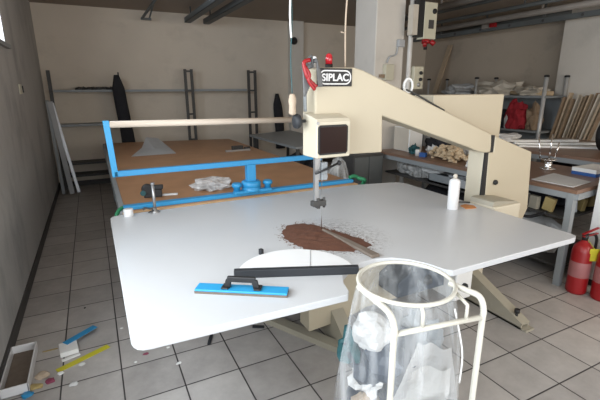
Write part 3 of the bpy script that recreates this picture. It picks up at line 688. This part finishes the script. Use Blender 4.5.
# bench B
b2_ = thing('rear_workbench', (5.4, .2, 0), 'brown topped workbench behind the nearer one at the right edge', 'workbench')
MB().prism([(4.86, -1.2), (6.3, -1.2), (6.3, 1.25), (4.68, 1.25)], .87, .90, 'Z').build('benchtop', 'bench_brown', b2_)
m = MB(); m.beam((4.875, -1.18, .845), (4.70, 1.23, .845), .03, .05); m.build('frame', 'steel_paint', b2_)
for x, y in ((4.90, -1.1), (6.2, -1.1), (4.76, 1.15), (6.2, 1.15)): box(x-.03, y-.03, 0, x+.03, y+.03, .87).build('leg', 'steel_paint', b2_)
MB().prism([(4.95, -1.1), (6.2, -1.1), (6.2, 1.15), (4.8, 1.15)], .45, .47, 'Z').build('lower_shelf', 'dark_steel', b2_)
box(4.95, -1.0, .47, 6.1, 1.1, .70).bevel(.01); 
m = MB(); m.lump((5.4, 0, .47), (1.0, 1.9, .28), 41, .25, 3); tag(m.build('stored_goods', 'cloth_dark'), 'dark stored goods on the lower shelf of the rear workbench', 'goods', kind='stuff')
for k, (a, b, z, w_, lb) in enumerate((((4.95, .95), (6.35, -.30), .90, .14, 'white board lying across the rear workbench, lowest and longest of three'),
                                       ((4.95, 1.02), (6.0, .35), .922, .13, 'white board lying across the rear workbench, middle of three'),
                                       ((4.9, 1.12), (5.7, .70), .944, .12, 'white board lying across the rear workbench, topmost and shortest'))):
    m = MB(); m.beam((*a, z+.011), (*b, z+.011), w_, .021); m.bevel(.002); tag(m.build('long_board', 'white'), lb, 'board')
m = MB(); m.lathe((5.42, .20, 1.12), [(.02, -.07), (.15, -.065), (.19, -.04), (.19, .04), (.15, .065), (.02, .07)], 30, 'Y')
o = tag(m.build('round_case', 'black'), 'round black case standing upright on the rear workbench at the right edge', 'case'); o.location.z = .90
tag(crumple('white_sheets', (4.95, 1.13, .967), (.45, .22, .07), 43, 'paper', .3), 'crumpled white sheets on top of the long white boards', 'sheets')

# ---------------------------------------------------------------- storage rack on right wall
sr = thing('storage_rack', (6.95, 3.4, 0), 'grey storage rack with steel posts along the right wall', 'rack')
box(6.72, 1.85, 1.43, 7.28, 5.2, 1.465).build('shelf', 'steel_paint', sr)
box(6.72, 1.85, .88, 7.28, 5.2, .91).build('shelf', 'steel_paint', sr)
for y in (1.88, 3.2, 4.42):
    for x in (6.74, 7.26):
        p = MB().cyl((x, y, 0), (x, y, 1.75), .022 if y > 2 else .03).build('post', 'pale_steel', sr)
        MB().lathe((x, y, 1.75), [(.04, 0), (.04, .028), (.02, .035)], 14).build('post_cap', 'black', p)
m = MB(); m.box(6.72, 1.99, .15, 6.74, 5.1, .17); m.build('brace', 'steel_paint', sr)
box(7.285, 1.85, .1, 7.295, 5.2, 1.43).build('back_panel', 'steel_paint', sr)
for c, d, s, mt, lb in (((7.0, 2.95, 1.465), (.45, .9, .24), 51, 'wood_white', 'pale crumpled fabric heap on the rack top, middle'),
                        ((6.95, 3.75, 1.465), (.4, .7, .20), 52, 'cloth_white', 'pale crumpled fabric on the rack top, far end'),
                        ((7.02, 2.3, 1.465), (.4, .5, .15), 53, 'wood_white', 'beige fabric fold on the rack top beside the near post')):
    tag(crumple('fabric_heap', c, d, s, mt, .35), lb, 'fabric')
m = MB(); m.cyl((6.95, 1.88, 1.505), (6.95, 2.75, 1.515), .035); tag(m.build('fabric_roll', 'foam'), 'beige fabric roll lying on the near end of the rack top', 'roll').location.z = 1.466
m = MB(); m.prism([(2.55, 1.47), (3.0, 1.47), (3.0, 1.472), (2.75, 1.40), (2.62, 1.36)], 6.700, 6.712, 'X'); tag(m.build('hanging_sheet', 'cloth_white'), 'pale sheet corner hanging over the front of the rack top', 'sheet')
tag(crumple('red_jacket', (6.85, 2.38, .91), (.26, .36, .46), 55, 'red_cloth', .3), 'bright red jacket bundled on the middle rack shelf', 'jacket')
tag(crumple('black_bag', (6.85, 2.68, .91), (.26, .26, .30), 56, 'cloth_dark', .3), 'black bag left of the red jacket on the rack', 'bag')
tag(crumple('pale_cloth', (6.80, 2.50, .91), (.12, .10, .30), 57, 'cloth_white', .2), 'narrow pale cloth between the black bag and the red jacket', 'cloth')
tag(crumple('brown_sack', (6.95, 2.13, .91), (.26, .20, .44), 58, 'wood_mid', .35), 'brown sack right of the red jacket beside the near rack post', 'sack')
# leaning boards at right
rnd = random.Random(5); names = ['nearest the bright rack post', 'second from the rack post', 'third from the rack post', 'fourth from the rack post', 'fifth from the rack post', 'middle of the row', 'fifth from the right end', 'fourth from the right end', 'third from the right end', 'second from the right end', 'last at the right end']
for k in range(11):
    y = 1.81-.052*k; mt = ('wood_mid', 'wood_pale', 'wood_mid', 'wood_white', 'wood_pale')[k % 5]
    th = rnd.choice((.018, .024, .03)); zt = 1.47+rnd.uniform(-.05, .05); xb = 6.95+rnd.uniform(-.04, .04)
    m = MB(); m.beam((xb, y+.12, .01), (xb+.08, y-.10-.012*k, zt), .09, th, up=(0, -1, 0)); m.bevel(.002)
    o = m.build('tall_offcut', mt); tag(o, '%s wooden offcut leaning by the right wall, %s' % ({'wood_mid': 'brown', 'wood_pale': 'tan', 'wood_white': 'pale'}[mt], names[k]), 'board', 'offcuts leaning by the right wall')
m = MB(); m.beam((7.22, 4.72, 1.467), (7.57, 4.72, 2.50), .12, .03, up=(1, 0, 0)); 
tag(m.build('tall_plank', 'wood_pale'), 'tall tan plank standing on the far end of the rack against the right wall', 'plank')

# ---------------------------------------------------------------- overhead
for x, y0, lb in ((1.95, 5.08, 'dark steel channel hung below the ceiling, left of two'), (2.27, 5.10, 'dark steel channel hung below the ceiling, right of two')):
    t = thing('ceiling_channel', (x, 3.5, 2.68), lb, 'channel', 'dark ceiling channels')
    m = MB(); m.box(x-.05, 1.2, 2.66, x+.05, y0, 2.67); m.box(x-.05, 1.2, 2.66, x-.042, y0, 2.74); m.box(x+.042, 1.2, 2.66, x+.05, y0, 2.74); m.box(x-.05, y0-.01, 2.66, x+.05, y0, 2.74); m.build('channel', 'overhead', t)
    for y in (4.8, 3.4, 1.9): box(x-.01, y, 2.67, x+.01, y+.02, H).build('hanger', 'dark_steel', t)
t = thing('overhead_rail', (6.97, 2.5, 2.58), 'heavy grey steel rail with bolts running below the ceiling by the right wall', 'rail')
box(6.93, -1.0, 2.585, 7.01, 5.2, 2.66).build('rail', 'overhead', t)
for y in (4.4, 3.3, 2.2, 1.1): box(6.96, y, 2.66, 6.98, y+.03, H).build('hanger', 'overhead', t)
m = MB()
for k in range(9): m.lathe((6.925, 4.6-.6*k, 2.62), [(.02, -.01), (.02, .01)], 10, 'X')
m.build('bolt_row', 'dark_steel', t)
def pipe(x, z, r, y0, y1, mt, lb):
    m = MB(); m.cyl((x, y0, z), (x, y1, z), r); tag(m.build('ceiling_pipe', mt), lb, 'pipe')
    for y in (y1-.3, (y0+y1)/2): tag(box(x-.012, y, z+r-.005, x+.012, y+.02, H).build('pipe_strap', mt), 'steel strap fixing the %s to the ceiling' % lb.split(' running')[0], 'strap', 'straps of the ceiling pipes')
pipe(6.60, 2.70, .045, -1, 5.0, 'overhead_pale', 'thick pale pipe running beside the heavy rail')
pipe(6.25, 2.76, .03, -1, 5.1, 'overhead', 'thin dark pipe running left of the thick pale pipe')
pipe(5.15, 2.75, .045, -1, 2.9, 'overhead_pale', 'short pale pipe running nearest the hanging control box')
pipe(5.6, 2.79, .03, -1, 4.2, 'overhead', 'dark pipe running between the two pale pipes')
pipe(7.3, 2.74, .04, 2.0, 5.2, 'overhead', 'dark pipe running closest to the right wall')
m = MB(); m.box(6.85, 3.45, 2.45, 6.92, 3.6, 2.58); m.box(6.85, 3.15, 2.50, 6.92, 3.25, 2.58); 
m = MB(); m.obox((6.89, 3.25, 2.66), (.06, .14, .07)); t = thing('rail_trolley', (6.89, 3.25, 2.60), 'small trolley with a red end on the heavy overhead rail', 'trolley'); m.build('body', 'overhead_pale', t); box(6.85, 3.05, 2.63, 6.92, 3.15, 2.70).build('red_end', 'red', t)

m = MB(); m.beam((1.25, 5.2, 2.70), (1.38, 4.5, H), .03, .03); m.beam((1.36, 5.2, 2.70), (1.40, 4.9, H), .02, .02); m.box(1.23, 5.16, 2.68, 1.39, 5.22, 2.71)
tag(m.build('ceiling_bracket', 'overhead'), 'small dark bracket under the ceiling left of the two channels', 'bracket')
# column fittings
m = MB(); m.cyl((4.03, 1.95, 0), (4.03, 1.95, H), .03); tag(m.build('drain_pipe', 'pipe_white'), 'white vertical pipe beside the right edge of the square column', 'pipe')
t = thing('column_junction', (3.91, 1.97, 2.09), 'round-cornered grey junction box on the square column by the pipe', 'junction box'); box(3.85, 1.95, 2.09, 3.95, 1.999, 2.18).bevel(.01).build('box_body', 'grey_plastic', t)
m = MB(); m.tube([(3.86, 1.98, 2.09), (3.84, 1.98, 2.0), (3.74, 1.975, 1.97), (3.70, 1.975, 1.90)], .01, 8, sub=4); tag(m.build('column_cable', 'grey_plastic'), 'grey cable curving from the junction box down the column', 'cable')
t = thing('column_socket', (3.72, 1.97, 1.69), 'small cream socket box on the square column', 'socket'); box(3.66, 1.94, 1.69, 3.79, 1.999, 1.88).bevel(.005).build('box_body', 'socket', t); box(3.60, 1.95, 1.72, 3.655, 1.999, 1.76).build('side_plug', 'wood_mid', t)
t = thing('switch_box', (4.15, 1.9, 1.58), 'cream switch box with black buttons beside the white pipe', 'switch box')
box(4.065, 1.88, 1.58, 4.22, 1.98, 1.86).bevel(.006).build('box_body', 'socket', t); box(4.03, 1.98, 1.60, 4.20, 2.02, 1.64).build('bracket', 'dark_steel', t)
for z in (1.78, 1.70): MB().lathe((4.17, 1.88, z), [(.022, 0), (.022, .02), (.012, .025)], 14, 'Y').build('button', 'black', t)
MB().lathe((4.15, 1.88, 1.635), [(.026, 0), (.026, .01), (.012, .015)], 14, 'Y').build('key_ring', 'steel', t)
t = thing('hanging_control_box', (4.11, 1.85, 2.15), 'tall cream control box with a black stripe and red knob hanging from the ceiling', 'control box')
bx = box(4.10, 1.80, 2.18, 4.30, 1.92, 2.60).bevel(.006).build('box_body', 'socket', t)
box(4.01, 1.805, 2.20, 4.098, 1.90, 2.62).build('black_stripe', 'black', t); box(3.93, 1.81, 2.22, 4.008, 1.90, 2.56).build('side_cover', 'wood_white', t)
MB().lathe((4.25, 1.80, 2.50), [(.03, 0), (.03, .015), (.015, .02)], 16, 'Y').build('button', 'black', bx)
box(4.17, 1.793, 2.30, 4.25, 1.80, 2.40).build('label_panel', 'dark_steel', bx)
m = MB(); m.cyl((4.19, 1.85, 2.18), (4.19, 1.85, 2.13), .05); m.cyl((4.24, 1.82, 2.16), (4.28, 1.79, 2.12), .03); m.cyl((4.15, 1.82, 2.14), (4.13, 1.80, 2.10), .025); m.build('red_knob', 'red', t)
MB().cyl((4.19, 1.85, 2.13), (4.19, 1.85, 2.06), .022).build('socket_end', 'black', t)
MB().cyl((4.05, 1.85, 2.62), (4.05, 1.85, H), .03).build('ceiling_tube', 'white', t)

# hanging cable with handle; rope to arm
t = thing('hanging_pendant', (1.295, -.3, 1.46), 'thin hanging cable ending in a tape-wrapped handle left of the machine head', 'pendant')
m = MB(); m.tube([(1.30, -.302, H), (1.285, -.302, 2.3), (1.30, -.302, 1.95), (1.29, -.302, 1.75), (1.297, -.302, 1.56)], .0025, 8, sub=4); m.build('cable', 'teal', t)
m = MB(); m.tube([(1.28, -.31, H), (1.295, -.31, 2.2), (1.285, -.31, 1.97), (1.29, -.31, 1.84)], .005, 8, sub=4); m.build('conduit', 'white', t)
m = MB(); m.lathe((1.297, -.302, 1.455), [(.012, 0), (.02, .01), (.018, .05), (.022, .07), (.017, .1), (.01, .11)], 14); m.build('handle', 'rope', t)
m = MB(); m.tube([(1.69, -.2, H), (1.695, -.2, 2.2), (1.685, -.2, 1.95), (1.69, -.2, 1.706)], .005, 8, sub=5); m.cyl((1.655, -.2, 1.90), (1.69, -.2, 1.895), .003)
tag(m.build('hanging_rope', 'rope'), 'tan rope hanging from the ceiling onto the top of the machine arm', 'rope')

# ---------------------------------------------------------------- extinguishers
def exting(x, y, lb, first):
    t = thing('fire_extinguisher', (x, y, 0), lb, 'fire extinguisher', 'red fire extinguishers on the floor')
    MB().lathe((x, y, 0), [(.064, 0), (.071, .01), (.073, .03), (.073, .35), (.064, .39), (.04, .42), (.024, .43), (.02, .455)], 32).build('cylinder', 'red', t)
    MB().lathe((x, y, .145), [(.0733, 0), (.0738, .001), (.0738, .125), (.0733, .126)], 32, cap=False).build('label_band', mat('label_pink%d' % x, (.36, .14, .14), .5), t)
    m = MB(); m.cyl((x, y, .44), (x, y, .49), .022); m.cyl((x-.02, y, .475), (x+.04, y, .475), .012); m.build('valve', 'black', t)
    m = MB(); m.beam((x-.04, y, .495), (x+.12, y-.02, .53), .018, .008); m.beam((x-.03, y, .475), (x+.12, y-.02, .485), .018, .008); m.build('lever', 'red', t)
    m = MB(); m.tube([(x+.04, y, .475), (x+.10, y-.02, .47), (x+.13, y-.02, .38), (x+.105, y-.01, .2), (x+.098, y, .15)], .011, 8, sub=5); m.build('hose', 'black', t)
    m = MB(); m.obox((x+.005, y-.083, .345), (.075, .004, .10), rz=-.55); m.tube([(x+.005, y-.08, .39), (x, y-.02, .452)], .002, 6); m.build('inspection_tag', 'yellow', t)
exting(3.655, -.64, 'red fire extinguisher with a yellow tag, the one nearer the steel bench leg', True)
exting(3.71, -.80, 'red fire extinguisher cut by the right edge of the photo', False)
t = thing('white_cabinet', (4.12, -.65, 0), 'tall white cabinet side at the right edge beside the workbench', 'cabinet')
box(3.85, -.73, .06, 4.4, -.56, 1.02).bevel(.006).build('cabinet_body', 'white', t); box(3.87, -.72, 0, 4.38, -.57, .06).build('plinth', 'dark_steel', t)

# ---------------------------------------------------------------- waste bag and stand
rc = Vector((1.240, -1.318, .942)); rr_ = .163
st = thing('bag_stand', (1.28, -1.35, 0), 'cream tubular stand with a round ring holding the waste bag', 'stand')
MB().tube([rc+Vector((rr_*math.cos(2*math.pi*k/48), rr_*math.sin(2*math.pi*k/48), 0)) for k in range(48)], .0075, 10, closed=True).build('ring', 'cream_tube', st)
ul = Vector((1.078, -1.462, 0)); ur = Vector((1.400, -1.515, 0))
al = Vector((1.088, -1.255, .930)); ar = Vector((1.372, -1.392, .938)); 
MB().tube([al, al.lerp(Vector((ul.x, ul.y, .925)), .5), al.lerp(Vector((ul.x, ul.y, .922)), .85), Vector((ul.x, ul.y, .885)), Vector((ul.x, ul.y, .82)), Vector((ul.x, ul.y, .5)), Vector((ul.x, ul.y, .014))], .0102, 14, sub=6).build('upright', 'cream_tube', st)
MB().tube([ar, ar.lerp(Vector((ur.x, ur.y, .935)), .5), ar.lerp(Vector((ur.x, ur.y, .932)), .85), Vector((ur.x, ur.y, .895)), Vector((ur.x, ur.y, .83)), Vector((ur.x, ur.y, .5)), Vector((ur.x, ur.y, .014))], .0102, 14, sub=6).build('upright', 'cream_tube', st)
MB().tube([Vector((ul.x, ul.y, .866)), Vector((ur.x, ur.y, .866))], .009, 12).build('crossbar', 'cream_tube', st)
d = (ur-ul)
for f, e in ((.30, (1.175, -1.468)), (.80, (1.345, -1.443))):
    p = ul+d*f
    MB().tube([(p.x, p.y, .866), (p.x, p.y, .92), (e[0], e[1], .936)], .006, 10).build('bracket', 'cream_tube', st)
m = MB(); m.tube([(ul.x, ul.y, .014), (.96, -1.10, .014)], .0125); m.tube([(ur.x, ur.y, .014), (1.60, -1.10, .014)], .0125); m.tube([(ul.x, ul.y, .014), (ur.x, ur.y, .014)], .0125); m.build('base', 'cream_tube', st)

bag = thing('waste_bag', (1.35, -1.2, 0), 'clear plastic waste bag full of white sheets and dark scraps in the cream stand', 'bag')
m = MB(); prev = None; n = 72; k = 30
def bagc(t): return Vector((rc.x+.10*t, rc.y+.14*t, .935*(1-t)+.01*t))
def bagr(t): return rr_*(1-.0)+.085*min(1, t*1.5)**.8-.06*max(0, t-.9)*10*.5
for i in range(k+1):
    t = i/k; c = bagc(t); ring = []
    for j in range(n):
        a = 2*math.pi*j/n; f = 1+(.10*noise.noise(Vector((math.cos(a)*3, math.sin(a)*3, t*1.5)))+.05*noise.noise(Vector((math.cos(a)*11, math.sin(a)*11, t*2.5))))*min(1, t*4)
        r = bagr(t)*f*1.0
        ring.append(m.bm.verts.new((c.x+r*math.cos(a), c.y+r*math.sin(a), c.z)))
    if prev:
        for j in range(n):
            q = m.bm.faces.new((prev[j], prev[(j+1) % n], ring[(j+1) % n], ring[j])); q.smooth = True
    prev = ring
m.bm.faces.new(prev)
m.build('bag_film', 'bag_film', bag)
m = MB(); m.tube([(1.31, -1.478, .90), (1.33, -1.495, .80), (1.345, -1.50, .72), (1.345, -1.50, .62)], .003, 6, sub=4); m.build('tie_string', 'white', bag)
# contents
def inside(name, c, d, seed, mt, amp, lb, cat='scrap', group=None, rz=0, fr=2.0):
    return tag(crumple(name, c, d, seed, mt, amp, 3, rz, fr), lb, cat, group)
inside('dark_scraps', (1.35, -1.20, .03), (.42, .38, .50), 61, 'navy', .2, 'dark navy scraps filling the bottom of the waste bag', 'scraps').__setitem__('kind', 'stuff')
m = MB()
def sheet(P, mt, name, lb, th=.004):
    m = MB(); nx, ny = 14, 14; V = []
    A, B, Cc, D = [Vector(p) for p in P]
    for i in range(nx+1):
        for j in range(ny+1):
            u, v = i/nx, j/ny; p = A.lerp(B, u).lerp(D.lerp(Cc, u), v)
            o = noise.noise(p*11+Vector((len(name)*1.3, 0, 2)))*.03
            V.append(m.bm.verts.new(p+Vector((o*.6, o, o*.4))))
    for i in range(nx):
        for j in range(ny):
            q = m.bm.faces.new([V[i*(ny+1)+j], V[(i+1)*(ny+1)+j], V[(i+1)*(ny+1)+j+1], V[i*(ny+1)+j+1]])
    bmesh.ops.solidify(m.bm, geom=m.bm.faces[:], thickness=th)
    return tag(m.build(name, mt), lb, 'sheet')
sheet([(1.16, -1.33, .38), (1.49, -1.38, .40), (1.46, -1.36, .62), (1.26, -1.38, .74)], 'paper', 'white_sheet', 'large white sheet standing behind the film at the front of the waste bag')
sheet([(1.20, -1.33, .40), (1.40, -1.40, .38), (1.44, -1.38, .56), (1.24, -1.36, .60)], 'white', 'white_sheet', 'smaller white sheet at the front of the bag below the large one')
inside('crumpled_paper', (1.17, -1.22, .46), (.11, .11, .10), 63, 'paper', .4, 'crumpled white paper ball low on the left side in the waste bag', 'paper')
inside('crumpled_paper', (1.20, -1.20, .64), (.15, .15, .12), 64, 'cloth_white', .2, 'pale crumpled film lump high on the left side in the waste bag', 'paper')
inside('green_scrap', (1.15, -1.14, .55), (.10, .12, .12), 65, 'teal', .4, 'dark green scrap at the left side in the waste bag')
inside('dark_scrap', (1.25, -1.20, .50), (.26, .26, .20), 66, 'navy', .25, 'black cloth scrap between the white papers in the waste bag')
inside('dark_scrap', (1.43, -1.22, .52), (.16, .2, .18), 67, 'steel_paint', .3, 'grey scrap at the right side in the waste bag')
inside('beige_scrap', (1.16, -1.24, .34), (.12, .12, .10), 68, 'rope', .3, 'beige scrap at the lower left in the waste bag')

# ---------------------------------------------------------------- floor litter
t = thing('white_tray', (-.20, .27, 0), 'open white plastic tray on the floor against the left wall', 'tray')
m = MB(); x0, x1, y0, y1, h = -.286, -.15, .02, .45, .06
a = [(x0, y0), (x1-.02, y0), (x1-.02, y1), (x0, y1)]
m.box(x0, y0, 0.001, x1, y1, .008)
m.prism([(x0, .001), (x0+.008, .001), (x0+.008, h), (x0, h)], y0, y1, 'Y') if False else m.box(x0, y0, .001, x0+.008, y1, h)
m.box(x1-.008, y0, .001, x1, y1, h); m.box(x0, y0, .001, x1, y0+.008, h); m.box(x0, y1-.008, .001, x1, y1, h); m.bevel(.002)
m.build('tray_body', 'white_gloss', t); box(x0+.009, y0+.009, .0085, x1-.009, y1-.009, .012).build('dried_residue', 'dust', t)
def strip(a, b, w, th, mt, name, lb, cat, z=0):
    m = MB(); m.beam((*a, z+th/2+.0005), (*b, z+th/2+.0005), w, th); return tag(m.build(name, mt), lb, cat)
strip((.005, .38), (.18, .51), .045, .004, 'blue', 'blue_strip', 'blue plastic strip on the floor tiles left of the table', 'strip', z=.032)
o = MB(); o.obox((.025, .345, .016), (.10, .12, .03), rz=.12); t = thing('card_box', (.025, .345, 0), 'small white card box on the floor under the blue strip', 'box'); o.build('box_body', 'white', t)
m = MB(); m.obox((.04, .255, .004), (.10, .02, .006), rz=.3); tag(m.build('white_offcut', 'white'), 'narrow white offcut on the floor in front of the small card box', 'offcut')
strip((-.03, .15), (.25, .28), .042, .003, 'yellow', 'yellow_strip', 'yellow plastic strip on the floor tiles beside the table corner', 'strip')
bits = [((-.10, .14), (.10, .09, .04), 'rope', 'beige crumpled scrap on the floor by the white tray'), ((-.06, .07), (.07, .06, .03), 'magenta', 'dark pink scrap on the floor near the tray'),
        ((-.13, .05), (.10, .07, .03), 'yellow_box', 'brownish yellow scrap on the floor by the tray corner'), ((-.16, .0), (.08, .07, .03), 'blue', 'blue scrap on the floor under the near tray end'),
        ((-.01, .12), (.05, .04, .02), 'white', 'white flake on the floor below the card box'), ((.10, .155), (.05, .04, .015), 'paper', 'white flake on the floor right under the yellow strip'),
        ((.06, -.02), (.07, .05, .03), 'cloth_white', 'pale crumpled wrapper on the floor near the bottom edge'), ((-.08, .40), (.12, .02, .01), 'yellow_box', 'thin yellow sliver on the floor left of the card box'),
        ((.11, .88), (.02, .02, .014), 'black', 'tiny black knob on the floor tiles left of the table'), ((.455, .085), (.045, .03, .015), 'magenta', 'small pink chip on the floor near the front table corner'),
        ((.39, .03), (.022, .02, .01), 'white', 'tiny white chip on the floor below the table corner'), ((.62, -.10), (.04, .03, .012), 'white', 'white chip on the floor under the table front, left of the black clip'),
        ((.59, .09), (.03, .02, .01), 'white', 'small white chip on the floor just under the table front'), ((.34, .46), (.025, .02, .012), 'white', 'white chip on the floor beside the left table edge')]
for i, ((x, y), d, mt, lb) in enumerate(bits): tag(crumple('floor_scrap', (x, y, 0), (d[0]*.75, d[1]*.75, d[2]*.5), 80+i, mt, .3, 2), lb, 'scrap')
for (a, b, lb) in (((.83, .0), (.87, .09), 'short dark plastic clip on the floor under the table front, left one'), ((1.15, .06), (1.22, .02), 'short dark plastic clip on the floor near the machine foot')):
    strip(a, b, .02, .012, 'rubber', 'plastic_clip', lb, 'clip')

# ---------------------------------------------------------------- colour management
sc_ = bpy.context.scene
sc_.view_settings.view_transform = 'Standard'; sc_.view_settings.look = 'None'; sc_.view_settings.gamma = 1; sc_.view_settings.use_curve_mapping = False
sc_.view_settings.exposure = 0.35
